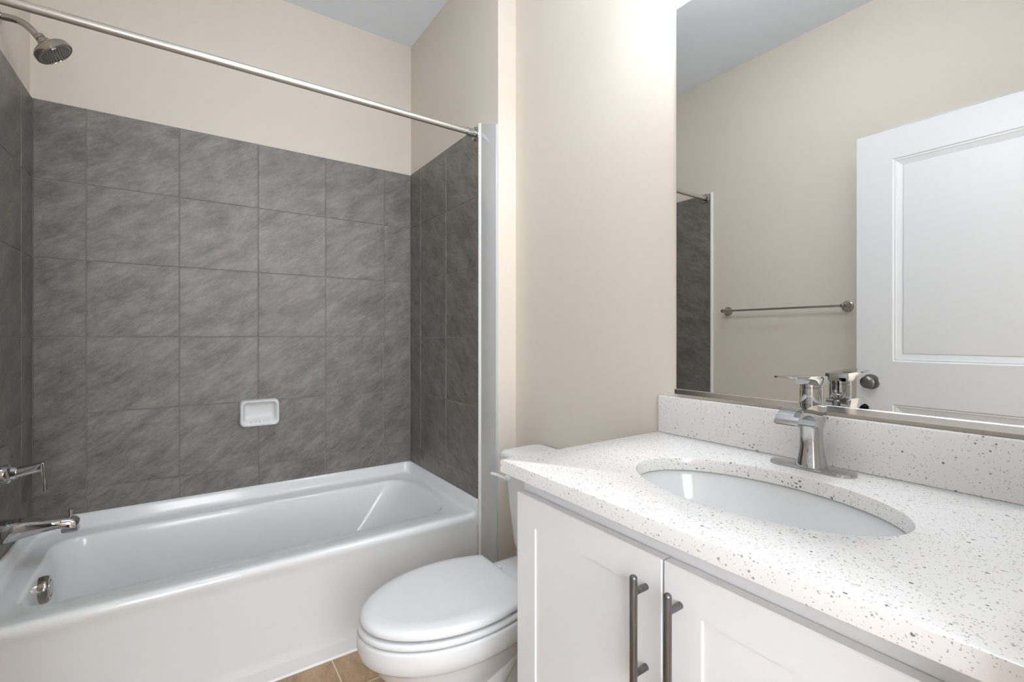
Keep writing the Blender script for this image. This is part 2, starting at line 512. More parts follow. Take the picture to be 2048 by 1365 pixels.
# open door leaf, seen in the mirror
LX, LY0, LY1 = -0.247, 0.098, 0.8616
bm = bmesh.new()
pr = [(LY0 + 0.13, LY1 - 0.133, 0.235, 0.865), (LY0 + 0.13, LY1 - 0.133, 1.049, 1.9235)]
mould = [(0, 0), (0.005, -0.0035), (0.010, -0.0035), (0.014, -0.006), (0.030, -0.011), (0.033, -0.012), (0.036, -0.009)]
panel_slab(bm, lambda u, v, w: (LX + w, u, v), LY0, LY1, 0.012, 2.053, 0.035, pr, mould, edge=0.002)
door_1 = struct('door_1', bm, M['trim'], 'white two-panel door standing open, seen in the mirror', 'door', angle=14)
bm = bmesh.new()
kx, ky, kz = LX, 0.805, 0.956
lathe(bm, [(0.033, 0.0), (0.0335, 0.003), (0.031, 0.0065), (0.026, 0.008), (0.014, 0.010), (0.0115, 0.016), (0.0115, 0.022), (0.016, 0.027), (0.0245, 0.033),
           (0.0275, 0.041), (0.0265, 0.049), (0.021, 0.055), (0.012, 0.0575), (0.006, 0.0575), (0.005, 0.056), (0.0001, 0.056)], (kx, ky, kz), (1, 0, 0))
knob = finish('door_knob', bm, M['pewter'], door_1, label='dark pewter round knob with rosette')
bm = bmesh.new(); lathe(bm, [(0.0035, 0.0), (0.0035, 0.0085), (0.0001, 0.0085)], (kx, ky + 0.024, kz - 0.0), (1, 0, 0), 16)
finish('lock_hole', bm, M['black'], knob)
bm = bmesh.new()
for z in (0.25, 1.05, 1.82):
    lathe(bm, [(0.006, 0), (0.006, 0.09)], (LX - 0.036, LY0 - 0.004, z), (0, 0, 1), 12)
finish('hinge', bm, M['pewter'], door_1)
# jamb and casing of the doorway
bm = bmesh.new()
box(bm, DX0 - 0.001, DX0 + 0.015, YR - 0.122, YR + 0.002, 0, DTOP)
box(bm, DX1 - 0.015, DX1 + 0.001, YR - 0.122, YR + 0.002, 0, DTOP)
box(bm, DX0, DX1, YR - 0.122, YR + 0.002, DTOP - 0.008, DTOP + 0.001)
box(bm, DX0 - 0.02, DX1 + 0.015, YR, YR + 0.014, DTOP, DTOP + 0.085, 0.003)
struct('trim_2', bm, M['trim'], 'white jamb lining the doorway', 'door jamb')

# ------------------------------------------------------------------ bathtub
tub = thing('bathtub', ((XL + XR) / 2, 2.13, 0), 'white alcove bathtub with smooth apron below the grey tiles', 'bathtub')
bm = bmesh.new()
DK = 0.396                                # deck height
x0, x1, y0, y1 = XL + 0.001, XR - 0.001, 1.7475, YB - 0.001
FI = 0.022                                # flange foot width
outer = rrect(x0 + FI, x1 - FI, y0 + 0.030, y1 - FI, 0.012)
def ring(a, b, c, d, r, z, bl):
    return [(p[0], p[1], z) for p in rrect(a, b, c, d, r, bulge=bl)]
rings = [[(p[0], p[1], DK) for p in outer],
         ring(-0.415, 0.945, 1.852, 2.418, 0.085, DK - 0.001, 0.030),
         ring(-0.409, 0.937, 1.857, 2.412, 0.085, DK - 0.004, 0.030),
         ring(-0.405, 0.930, 1.861, 2.408, 0.085, DK - 0.011, 0.030),
         ring(-0.402, 0.920, 1.864, 2.405, 0.085, DK - 0.022, 0.030),
         ring(-0.398, 0.880, 1.870, 2.400, 0.085, 0.330, 0.028),
         ring(-0.390, 0.820, 1.880, 2.390, 0.088, 0.250, 0.025),
         ring(-0.378, 0.760, 1.892, 2.377, 0.095, 0.170, 0.020),
         ring(-0.360, 0.705, 1.908, 2.360, 0.10, 0.110, 0.016),
         ring(-0.335, 0.665, 1.930, 2.337, 0.10, 0.080, 0.010),
         ring(-0.300, 0.630, 1.962, 2.305, 0.10, 0.066, 0.006),
         ring(-0.20, 0.53, 2.05, 2.215, 0.07, 0.060, 0.0)]
loft(bm, rings, cap0=False, cap1=True)
# flange upstand swept round the three walled sides, coved at its foot, rounded in the corners
fp = [(0.0, FLANGE - 0.05), (0.0, FLANGE), (0.004, FLANGE), (0.0075, FLANGE - 0.004), (0.011, FLANGE - 0.018), (0.0135, DK + 0.022), (0.0165, DK + 0.010),
      (0.022, DK + 0.003), (0.032, DK + 0.0005), (0.042, DK - 0.0008)]
def corner(cx, cy, a0, r0=0.026):
    return [(cx, cy, math.radians(a0 + 90 * k / 8)) for k in range(9)], r0
path = []                                 # (point on the wall line, inward direction) with rounded inner corners
yend = y0 + 0.028
path.append(((x0, yend), (1, 0)))
path.append(((x0, y1 - 0.06), (1, 0)))
for k in range(9):
    a = math.radians(90 * k / 8)
    path.append((None, ('L', a)))
path.append(((x0 + 0.06, y1), (0, -1)))
path.append(((x1 - 0.06, y1), (0, -1)))
for k in range(9):
    a = math.radians(90 * k / 8)
    path.append((None, ('R', a)))
path.append(((x1, y1 - 0.06), (-1, 0)))
path.append(((x1, yend), (-1, 0)))
frings = []
CR = 0.05
for p, d in path:
    r = []
    for off, z in fp:
        if p is not None:
            r.append((p[0] + d[0] * off, p[1] + d[1] * off, z))
        else:
            a = d[1]
            rad = max(CR - off, 0.004)
            if off < 1e-6:                # the wall side keeps its square corner
                s = (x0, y1) if d[0] == 'L' else (x1, y1)
                r.append((s[0], s[1], z)); continue
            if d[0] == 'L':
                r.append((x0 + CR - rad * math.cos(a), y1 - CR + rad * math.sin(a), z))
            else:
                r.append((x1 - CR + rad * math.sin(a), y1 - CR + rad * math.cos(a), z))
    frings.append(r)
loft(bm, frings, closed=False, cap0=False, cap1=False)
# apron and front rim
ap = [(y0 + 0.034, DK - 0.0004), (y0 + 0.022, DK), (y0 + 0.014, DK - 0.001), (y0 + 0.0075, DK - 0.004), (y0 + 0.0025, DK - 0.010), (y0, DK - 0.018), (y0 + 0.0005, DK - 0.028),
      (y0 + 0.004, DK - 0.042), (y0 + 0.007, DK - 0.06), (y0 + 0.0075, 0.20), (y0 + 0.007, 0.085), (y0 + 0.0055, 0.066), (y0 + 0.001, 0.052), (y0, 0.045), (y0, 0.0), (y0 + 0.06, 0.0)]
hi = [(y0 + 0.034, FLANGE), (y0 + 0.022, FLANGE), (y0 + 0.010, FLANGE), (y0 + 0.003, FLANGE - 0.001), (y0 + 0.0005, FLANGE - 0.006), (y0, DK + 0.02), (y0 + 0.0005, DK - 0.02)] + ap[7:]
def blend(t):
    return [(a[0] + (b[0] - a[0]) * t, a[1] + (b[1] - a[1]) * t) for a, b in zip(ap, hi)]
ends = [(0.0, 1.0), (0.004, 1.0), (0.0075, 0.93), (0.011, 0.68), (0.0135, 0.39), (0.0165, 0.18), (0.022, 0.05), (0.034, 0.0)]
xs = [(x0 + d, t) for d, t in ends] + [(x1 - d, t) for d, t in reversed(ends)]
loft(bm, [[(x, p[0], p[1]) for p in blend(t)] for x, t in xs], closed=False, cap0=False, cap1=False)
finish('tub_shell', bm, M['tub'], tub, angle=50)
bm = bmesh.new()
lathe(bm, [(0.043, 0.0), (0.043, 0.018), (0.0415, 0.024), (0.038, 0.0275), (0.028, 0.0285), (0.027, 0.0265), (0.024, 0.0265), (0.0235, 0.0285), (0.0001, 0.029)], (-0.4015, 2.13, 0.328), (1, 0, 0.06))
oc = finish('overflow_cover', bm, M['polnickel'], tub, label='round polished nickel overflow cover')
bm = bmesh.new(); lathe(bm, [(0.034, 0), (0.034, 0.004), (0.03, 0.006), (0.02, 0.0045), (0.0001, 0.006)], (-0.17, 2.13, 0.0605), (0, 0, 1))
finish('drain', bm, M['polnickel'], tub, label='round nickel drain in the tub floor')
bm = bmesh.new(); prism(bm, [(y0 - 0.005, 0.0), (y0 - 0.003, 0.004), (y0 + 0.001, 0.007), (y0 + 0.004, 0.0)], x0, x1, axis='X')
finish('sealant_bead', bm, M['caulk'], tub, label='white sealant line where the apron meets the floor')

# ------------------------------------------------------------------ tub spout, valve, shower head, rod, soap dish
WT = XL                                   # tiled shower wall
YC = 2.13
sp = thing('tub_spout', (WT, YC, 0.535), 'polished chrome tub spout below the shower valve', 'tub spout')
bm = bmesh.new()
def spring(x, zt, zb, w, p=2.6):
    c, h = (zt + zb) / 2, (zt - zb) / 2
    return [(x, YC + u, c + v) for u, v in ellipse(0, 0, w, h, 40, p)]
loft(bm, [spring(WT + 0.0005, 0.575, 0.503, 0.036), spring(WT + 0.004, 0.576, 0.502, 0.037), spring(WT + 0.03, 0.574, 0.506, 0.0355), spring(WT + 0.07, 0.569, 0.515, 0.033),
          spring(WT + 0.12, 0.562, 0.522, 0.030), spring(WT + 0.145, 0.559, 0.523, 0.029), spring(WT + 0.1465, 0.559, 0.505, 0.029), spring(WT + 0.165, 0.557, 0.503, 0.0285),
          spring(WT + 0.179, 0.552, 0.503, 0.027), spring(WT + 0.186, 0.544, 0.505, 0.023), spring(WT + 0.1885, 0.534, 0.509, 0.015)])
finish('spout_body', bm, M['chrome'], sp, angle=40)
bm = bmesh.new()
lathe(bm, [(0.0045, -0.01), (0.0045, 0.014), (0.0065, 0.0145), (0.0065, 0.021), (0.005, 0.0225), (0.0001, 0.0225)], (WT + 0.166, YC, 0.556), (0, 0, 1), 24)
finish('diverter_knob', bm, M['chrome'], sp)

vz = 0.722
va = thing('shower_valve', (WT, YC, vz), 'chrome shower valve with rounded plate and lever handle', 'shower valve')
bm = bmesh.new()
loft(bm, [[(WT + h, YC + u, vz + v) for u, v in ellipse(0, 0, a, a * 1.02, 64, 4.2)] for h, a in ((0.0005, 0.084), (0.005, 0.084), (0.008, 0.0825), (0.0105, 0.079), (0.0125, 0.070), (0.0138, 0.05), (0.0145, 0.03), (0.0145, 0.001))])
finish('escutcheon', bm, M['chrome'], va, angle=45)
bm = bmesh.new(); lathe(bm, [(0.03, 0.01), (0.03, 0.022), (0.027, 0.026), (0.024, 0.028), (0.022, 0.040)], (WT, YC, vz), (1, 0, 0))
finish('valve_hub', bm, M['chrome'], va)
bm = bmesh.new()
loft(bm, [[(WT + x, YC + u, vz + dz + v) for u, v in ellipse(0, 0, w, h, 40, 2.4)] for x, w, h, dz in ((0.034, 0.0175, 0.0175, 0.0), (0.06, 0.017, 0.016, 0.004), (0.085, 0.017, 0.0155, 0.009), (0.101, 0.017, 0.0155, 0.012), (0.1045, 0.0155, 0.014, 0.012))])
prism(bm, [(WT + 0.0955, vz + 0.026), (WT + 0.1005, vz + 0.0275), (WT + 0.1045, vz + 0.024), (WT + 0.107, vz - 0.03), (WT + 0.108, vz - 0.066), (WT + 0.1035, vz - 0.068), (WT + 0.1015, vz - 0.03), (WT + 0.0975, vz + 0.0)], YC - 0.017, YC + 0.017, 0.0015)
finish('lever_handle', bm, M['chrome'], va, angle=40)

sh = thing('wall_shower', (WT - PT, YC, 2.165), 'round nickel shower head on a bent arm above the tiles', 'shower')
bm = bmesh.new(); lathe(bm, [(0.03, 0.0), (0.03, 0.004), (0.027, 0.0085), (0.018, 0.012), (0.0112, 0.014)], (WT - PT, YC, 2.168), (1, 0, 0))
finish('arm_flange', bm, M['polnickel'], sh)
bm = bmesh.new()
apath = catmull([(WT - PT, YC, 2.168), (WT + 0.03, YC, 2.170), (WT + 0.052, YC, 2.166), (WT + 0.07, YC, 2.153), (WT + 0.086, YC, 2.135)], 8)
tube(bm, apath, 0.0108, 24)
finish('shower_arm', bm, M['polnickel'], sh)
fc = Vector((-0.361, YC, 2.089)); ax = Vector((0.65, 0, -0.76)).normalized()
bm = bmesh.new()
back = fc - ax * 0.066
lathe(bm, [(0.0125, 0.0), (0.0145, 0.002), (0.0145, 0.011), (0.012, 0.0125), (0.012, 0.016), (0.0175, 0.018), (0.0185, 0.022), (0.018, 0.027), (0.021, 0.029), (0.036, 0.035), (0.048, 0.042), (0.053, 0.047), (0.0545, 0.052), (0.0545, 0.063), (0.0525, 0.0655), (0.050, 0.0655), (0.049, 0.063), (0.0001, 0.063)], back, ax, 64)
hd = finish('spray_head', bm, M['polnickel'], sh, angle=30)
bm = bmesh.new()
lathe(bm, [(0.0485, 0.062), (0.0475, 0.0650), (0.030, 0.0662), (0.0001, 0.0665)], back, ax, 64)
fpx = finish('face_plate', bm, plain('satin_face_plate', (0.45, 0.43, 0.40), 0.35, 0.9), hd, label='grey spray face')
bm = bmesh.new()
_, u_, v_ = frame_of(ax)
for rad, cnt in ((0.010, 6), (0.018, 12), (0.0255, 18), (0.033, 22), (0.040, 26)):
    for k in range(cnt):
        a = 2 * math.pi * (k + 0.5 * (cnt % 4)) / cnt
        p = back + ax * 0.0645 + (u_ * math.cos(a) + v_ * math.sin(a)) * rad
        lathe(bm, [(0.0017, 0.0), (0.0014, 0.0032), (0.0001, 0.0034)], p, ax, 8)
finish('spray_nozzles', bm, M['nozzle'], hd, kind='stuff', label='dark rubber spray nozzles')
bm = bmesh.new()
tp = back + ax * 0.064 + Vector((0.65, 0, -0.76)).cross(Vector((0, 1, 0))).normalized() * 0
box(bm, -0.007, 0.007, -0.003, 0.003, 0, 0.006, 0.0015)
rot = Matrix((v_, ax.cross(v_), ax)).transposed().to_4x4()
bm.transform(Matrix.Translation(back + ax * 0.064 + Vector((0.0, -0.047, 0.0)) * 0.9) @ rot)
finish('spray_tab', bm, M['chrome'], hd)

RY, RZ = 1.773, 2.044
rd = thing('shower_curtain_rod', ((XL + XR) / 2, RY, RZ), 'straight satin nickel curtain rod across the tub opening', 'curtain rod')
bm = bmesh.new(); tube(bm, [(XL + 0.004, RY, RZ), (XR - 0.004, RY, RZ)], 0.0127, 32)
finish('rod', bm, M['nickel'], rd)
for x, s in ((XR, -1), (XL, 1)):
    bm = bmesh.new()
    lathe(bm, [(0.030, 0.0), (0.0305, 0.003), (0.029, 0.006), (0.024, 0.008), (0.0225, 0.006), (0.019, 0.006), (0.0175, 0.010), (0.0168, 0.045), (0.0155, 0.0465), (0.0127, 0.0465)], (x, RY, RZ), (s, 0, 0), 40, cap1=False)
    finish('rod_flange', bm, M['chrome'], rd, label='polished chrome end flange')

sd = thing('soap_dish', (0.275, YB, 0.80), 'white ceramic soap dish fixed to the grey back wall', 'soap dish')
bm = bmesh.new()
def dish(w, h, y, r, dz=0.0, sx=0.0):
    return [(0.2755 + p[0] + sx, YB - y, 0.799 + p[1] + dz) for p in rrect(-w, w, -h, h, r, k=6)]
loft(bm, [dish(0.081, 0.060, 0.0, 0.018), dish(0.083, 0.062, 0.003, 0.02), dish(0.083, 0.062, 0.012, 0.02), dish(0.0825, 0.0615, 0.020, 0.021, -0.001), dish(0.0815, 0.0605, 0.034, 0.022, -0.0015), dish(0.079, 0.058, 0.0395, 0.022, -0.0015),
          dish(0.075, 0.054, 0.0405, 0.02, -0.001), dish(0.070, 0.048, 0.038, 0.018, 0.001), dish(0.066, 0.043, 0.030, 0.016, 0.004), dish(0.063, 0.038, 0.018, 0.014, 0.008), dish(0.058, 0.032, 0.011, 0.012, 0.010), dish(0.04, 0.018, 0.009, 0.008, 0.010)])
finish('dish_body', bm, M['ceramic'], sd, angle=60)
bm = bmesh.new()
for k in range(5):
    xx = 0.2755 - 0.036 + k * 0.018
    tube(bm, catmull([(xx, YB - 0.016, 0.7635), (xx, YB - 0.026, 0.7595), (xx, YB - 0.036, 0.7535)], 4), [0.002] + [0.0042] * 7 + [0.002], 10)
finish('soap_ridges', bm, M['ceramic'], sd, angle=60)

# ------------------------------------------------------------------ toilet
TY = 1.247
to = thing('toilet', (0.75, TY, 0), 'white two-piece toilet with closed lid between tub and vanity', 'toilet')
def egg(tip, back, w0, wb, z, xc=0.655, grow=0.0, n=36):
    """outline: half-ellipse in front of xc, slow taper behind it, straight back edge"""
    left = []
    for i in range(n + 1):
        t = math.pi / 2 * i / n
        left.append((xc - (xc - tip + grow) * math.cos(t), (w0 + grow) * math.sin(t)))
    for i in range(1, 11):
        s = i / 10
        left.append((xc + (back - xc) * s, w0 + grow - (w0 - wb) * s * s))
    pts = left + [(p[0], -p[1]) for p in reversed(left)][:-1]
    return [(p[0], TY + p[1], z) for p in pts]
def inset(o, d, z):
    """the outline o = (tip, back, half width, half width at the back) drawn in by d"""
    return egg(o[0] + d, o[1] - d * 0.8, o[2] - d, o[3] - d, z)
lid_o = (0.377, 0.836, 0.186, 0.146)
bm = bmesh.new()
loft(bm, [inset(lid_o, d, z) for d, z in ((0.09, 0.4055), (0.03, 0.4040), (0.012, 0.4010), (0.0055, 0.3960), (0.0040, 0.3895), (0.0025, 0.3886), (0.0008, 0.3886), (0.0, 0.3898), (0.0, 0.3945), (0.001, 0.399), (0.004, 0.4038), (0.010, 0.4078), (0.020, 0.4105), (0.034, 0.4124), (0.045, 0.4124), (0.056, 0.4120), (0.09, 0.4120))])
finish('lid', bm, M['seat'], to, angle=60)
seat_o = (0.371, 0.842, 0.188, 0.150)
bm = bmesh.new()
# the seat is a ring, hollow underneath, open over the bowl
sr = [inset(seat_o, d, z) for d, z in ((0.066, 0.3660), (0.060, 0.3700), (0.012, 0.3745), (0.0060, 0.3720), (0.0045, 0.3660), (0.0030, 0.3652), (0.0008, 0.3652), (0.0, 0.3664), (0.0, 0.3710), (0.001, 0.3752), (0.003, 0.3784), (0.007, 0.3804), (0.014, 0.3812), (0.050, 0.3806), (0.062, 0.3780), (0.066, 0.3720))]
loft(bm, sr + [sr[0]], cap0=False, cap1=False)
finish('seat', bm, M['seat'], to, angle=60)
bm = bmesh.new()
def ped(front, back, w, z, p=2.4):
    return None
def bowl(tip, back, w0, wb, z, xc=0.655):
    return egg(tip, back, w0, wb, z, xc)
loft(bm, [bowl(0.50, 0.78, 0.06, 0.04, 0.200), bowl(0.47, 0.80, 0.095, 0.07, 0.26), bowl(0.445, 0.815, 0.120, 0.09, 0.34), bowl(0.436, 0.82, 0.128, 0.10, 0.3606), bowl(0.378, 0.87, 0.184, 0.128, 0.3606), bowl(0.3715, 0.875, 0.1895, 0.137, 0.3585), bowl(0.369, 0.88, 0.191, 0.14, 0.352), bowl(0.369, 0.88, 0.191, 0.14, 0.325), bowl(0.372, 0.88, 0.188, 0.138, 0.306), bowl(0.381, 0.88, 0.180, 0.132, 0.294),
          bowl(0.392, 0.88, 0.171, 0.126, 0.288), bowl(0.402, 0.88, 0.164, 0.12, 0.278), bowl(0.412, 0.88, 0.157, 0.112, 0.258), bowl(0.428, 0.885, 0.147, 0.103, 0.235), bowl(0.448, 0.89, 0.135, 0.095, 0.212), bowl(0.468, 0.90, 0.122, 0.088, 0.190),
          bowl(0.484, 0.915, 0.111, 0.084, 0.165), bowl(0.492, 0.93, 0.104, 0.083, 0.13), bowl(0.494, 0.945, 0.102, 0.084, 0.08), bowl(0.489, 0.955, 0.106, 0.09, 0.035), bowl(0.484, 0.96, 0.111, 0.098, 0.02), bowl(0.482, 0.962, 0.113, 0.10, 0.0)])
# rear platform that carries the tank
def plat(x0, x1, w, z, r=0.03):
    return [(p[0], TY + p[1], z) for p in rrect(x0, x1, -w, w, r, k=5)]
loft(bm, [plat(0.80, 1.09, 0.10, 0.24), plat(0.79, 1.10, 0.115, 0.30), plat(0.785, 1.105, 0.125, 0.345), plat(0.785, 1.105, 0.128, 0.366), plat(0.79, 1.10, 0.123, 0.374), plat(0.80, 1.09, 0.11, 0.376)])
# trapway bulging from both sides of the pedestal
for s in (1, -1):
    tw = catmull([(0.60, TY + s * 0.062, 0.07), (0.665, TY + s * 0.070, 0.085), (0.73, TY + s * 0.082, 0.17), (0.80, TY + s * 0.082, 0.235), (0.87, TY + s * 0.075, 0.19), (0.90, TY + s * 0.07, 0.10), (0.91, TY + s * 0.065, 0.02)], 6)
    tube(bm, tw, [0.03 + 0.018 * math.sin(math.pi * min(1, i / 12) / 2) for i in range(len(tw))], 20)
finish('bowl', bm, M['ceramic'], to, angle=60)
bm = bmesh.new()
def tank(x0, x1, w, z, r):
    return [(p[0], TY + p[1], z) for p in rrect(x0, x1, -w, w, r, k=6)]
loft(bm, [tank(0.985, 1.095, 0.115, 0.379, 0.03), tank(0.968, 1.103, 0.133, 0.384, 0.04), tank(0.958, 1.108, 0.143, 0.396, 0.045), tank(0.952, 1.112, 0.150, 0.42, 0.045), tank(0.945, 1.114, 0.162, 0.52, 0.045), tank(0.938, 1.116, 0.177, 0.64, 0.045), tank(0.936, 1.117, 0.184, 0.709, 0.045)])
finish('tank', bm, M['ceramic'], to, angle=60)
bm = bmesh.new()
loft(bm, [tank(0.936, 1.117, 0.186, 0.7095, 0.045), tank(0.926, 1.119, 0.196, 0.712, 0.05), tank(0.922, 1.120, 0.200, 0.718, 0.05), tank(0.922, 1.120, 0.200, 0.730, 0.05), tank(0.925, 1.119, 0.197, 0.738, 0.048), tank(0.935, 1.115, 0.188, 0.7435, 0.04), tank(0.955, 1.10, 0.17, 0.7455, 0.03)])
finish('tank_lid', bm, M['ceramic'], to, angle=60)
bm = bmesh.new()
ly, lz = TY + 0.135, 0.655
lathe(bm, [(0.013, 0.0), (0.013, 0.006), (0.009, 0.010), (0.006, 0.012), (0.006, 0.02)], (0.939, ly, lz), (-1, 0, 0), 24)
tube(bm, catmull([(0.921, ly - 0.008, lz - 0.002), (0.918, ly + 0.015, lz + 0.001), (0.912, ly + 0.04, lz + 0.004), (0.905, ly + 0.064, lz + 0.004)], 6), [0.005] * 6 + [0.0052] * 6 + [0.006] * 6 + [0.004], 16)
finish('flush_lever', bm, M['ceramic'], to, label='white flush lever on the tank front')
for s in (1, -1):
    bm = bmesh.new(); box(bm, 0.840, 0.866, TY + s * 0.075 - 0.014, TY + s * 0.075 + 0.014, 0.374, 0.389, 0.005, 3)
    finish('seat_hinge', bm, M['seat'], to)
for s in (1, -1):
    bm = bmesh.new(); lathe(bm, [(0.016, 0.0), (0.016, 0.006), (0.013, 0.016), (0.007, 0.021), (0.0001, 0.022)], (0.74, TY + s * 0.118, 0.0), (0, 0, 1), 20)
    finish('bolt_cap', bm, M['seat'], to)

# ------------------------------------------------------------------ vanity
VX0, VY0, VY1, CT = 0.568, YR + 0.003, 0.868, 0.8864
CB = CT - 0.0285
FX = 0.622                                # face frame front
vc = thing('vanity_cabinet', (0.85, 0.46, 0), 'white shaker vanity cabinet under the speckled worktop', 'cabinet')
bm = bmesh.new()
cy1, cy0 = 0.851, 0.068
ct_ = CB - 0.0008
box(bm, FX + 0.019, XW - 0.014, cy1 - 0.016, cy1, 0.0, ct_)                # side panels
box(bm, FX + 0.019, XW - 0.014, cy0, cy0 + 0.016, 0.0, ct_)
box(bm, XW - 0.014, XW - 0.004, cy0, cy1, 0.1, ct_)                        # back
box(bm, FX + 0.019, XW - 0.014, cy0 + 0.016, cy1 - 0.016, 0.10, 0.116)     # bottom
box(bm, FX, FX + 0.019, cy1 - 0.04, cy1, 0.10, ct_)                        # face frame
box(bm, FX, FX + 0.019, cy0, cy0 + 0.04, 0.10, ct_)
box(bm, FX, FX + 0.019, cy0 + 0.04, cy1 - 0.04, CB - 0.075, ct_)
box(bm, FX, FX + 0.019, cy0 + 0.04, cy1 - 0.04, 0.10, 0.145)
box(bm, FX + 0.06, FX + 0.075, cy0 + 0.016, cy1 - 0.016, 0.0, 0.10)        # toe kick
finish('cabinet_body', bm, M['cabinet'], vc, smooth=False)
DZ0, DZ1 = 0.112, 0.8145
for (a, b, pl, hy) in ((0.4625, 0.849, 'left', 0.4925), (0.070, 0.4595, 'right', 0.4295)):
    bm = bmesh.new()
    panel_slab(bm, lambda u, v, w: (0.600 - w, u, v), a, b, DZ0, DZ1, 0.0195, [(a + 0.0625, b - 0.0645, DZ0 + 0.062, DZ1 - 0.0605)], [(0, 0), (0.0004, -0.0006), (0.0012, -0.0030), (0.0016, -0.0034)], edge=0.0018)
    d = finish('cabinet_door', bm, M['cabinet'], vc, angle=12)
    bm = bmesh.new()
    hx, ht, hb = 0.570, 0.786, 0.606
    lathe(bm, [(0.0045, 0.0), (0.0057, 0.0012), (0.0061, 0.003), (0.0061, ht - hb - 0.003), (0.0057, ht - hb - 0.0012), (0.0045, ht - hb)], (hx, hy, hb), (0, 0, 1), 28)
    for z in (0.760, 0.632):
        lathe(bm, [(0.0052, 0.0), (0.0052, 0.0305)], (hx, hy, z), (1, 0, 0), 24)
    finish('bar_handle', bm, M['graphite'], d, angle=40, label='brushed dark metal bar handle')

# worktop with an oval cut-out
wt = thing('countertop', (0.85, 0.46, CB), 'white speckled quartz worktop with oval sink cut-out', 'countertop')
SX, SY, SA, SB = 0.837, 0.4525, 0.1465, 0.230
wx1 = XW - 0.001
angs = [2 * math.pi * i / 160 for i in range(160)]
for X_, Y_ in ((VX0, VY0), (wx1, VY0), (VX0, VY1), (wx1, VY1)):
    angs.append(math.atan2(Y_ - SY, X_ - SX) % (2 * math.pi))
angs = sorted(set(round(a, 6) for a in angs))
def rect_ring(ins, z):
    out = []
    for a in angs:
        c, s = math.cos(a), math.sin(a)
        ts = []
        if abs(c) > 1e-9:
            ts.append(((wx1 if c > 0 else VX0) - SX) / c)
        if abs(s) > 1e-9:
            ts.append(((VY1 if s > 0 else VY0) - SY) / s)
        t = min(t for t in ts if t > 0)
        x, y = SX + c * t, SY + s * t
        x = min(max(x, VX0 + ins), wx1 - ins); y = min(max(y, VY0 + ins), VY1 - ins)
        out.append((x, y, z))
    return out
def oval_ring(d, z):
    out = []
    for a in angs:
        c, s = math.cos(a), math.sin(a)
        A, B = SA + d, SB + d
        t = 1 / math.sqrt((c / A) ** 2 + (s / B) ** 2)
        out.append((SX + c * t, SY + s * t, z))
    return out
bm = bmesh.new()
rg = [rect_ring(0.02, CB), rect_ring(0.0012, CB), rect_ring(0.0, CB + 0.0012), rect_ring(0.0, CT - 0.003), rect_ring(0.0009, CT - 0.0009), rect_ring(0.003, CT),
      oval_ring(0.004, CT), oval_ring(0.0012, CT - 0.0012), oval_ring(0.0, CT - 0.004), oval_ring(0.0, CB + 0.001), oval_ring(0.001, CB)]
loft(bm, rg + [rg[0]], cap0=False, cap1=False)
finish('worktop_slab', bm, M['quartz'], wt, angle=40)
bm = bmesh.new(); box(bm, 1.106, wx1, VY0, VY1 - 0.003, CT, CT + 0.1035, 0.0022, 2)
finish('backsplash', bm, M['quartz'], wt, angle=40, label='upright speckled quartz strip along the wall')

# sink
sk = thing('sink', (SX, SY, CB - 0.15), 'white oval undermount sink basin set in the worktop', 'sink')
bm = bmesh.new()
def ov(a, b, z, dx=0.0):
    return [(x, y, z) for x, y in ellipse(SX + dx, SY, a, b, 96, 2.0)]
loft(bm, [ov(SA + 0.022, SB + 0.022, CB - 0.012), ov(SA + 0.022, SB + 0.022, CB - 0.0016), ov(SA + 0.006, SB + 0.006, CB - 0.0016), ov(SA + 0.003, SB + 0.003, CB - 0.005), ov(SA + 0.001, SB + 0.001, CB - 0.014), ov(SA - 0.006, SB - 0.007, CB - 0.04), ov(SA - 0.016, SB - 0.019, CB - 0.07),
          ov(SA - 0.032, SB - 0.042, CB - 0.10), ov(SA - 0.058, SB - 0.08, CB - 0.125), ov(SA - 0.09, SB - 0.13, CB - 0.139), ov(0.03, 0.034, CB - 0.145), ov(0.022, 0.022, CB - 0.147)], cap0=False)
loft(bm, [ov(SA + 0.022, SB + 0.022, CB - 0.012), ov(SA + 0.010, SB + 0.010, CB - 0.02), ov(SA - 0.002, SB - 0.004, CB - 0.075), ov(SA - 0.045, SB - 0.07, CB - 0.135), ov(0.04, 0.045, CB - 0.158)], cap0=False)
finish('basin', bm, M['ceramic'], sk, angle=60)
bm = bmesh.new(); lathe(bm, [(0.0215, -0.002), (0.0215, 0.001), (0.019, 0.0025), (0.016, 0.001), (0.014, 0.005), (0.0001, 0.007)], (SX, SY, CB - 0.1465), (0, 0, 1), 40)
finish('drain', bm, M['chrome'], sk, label='chrome pop-up drain')

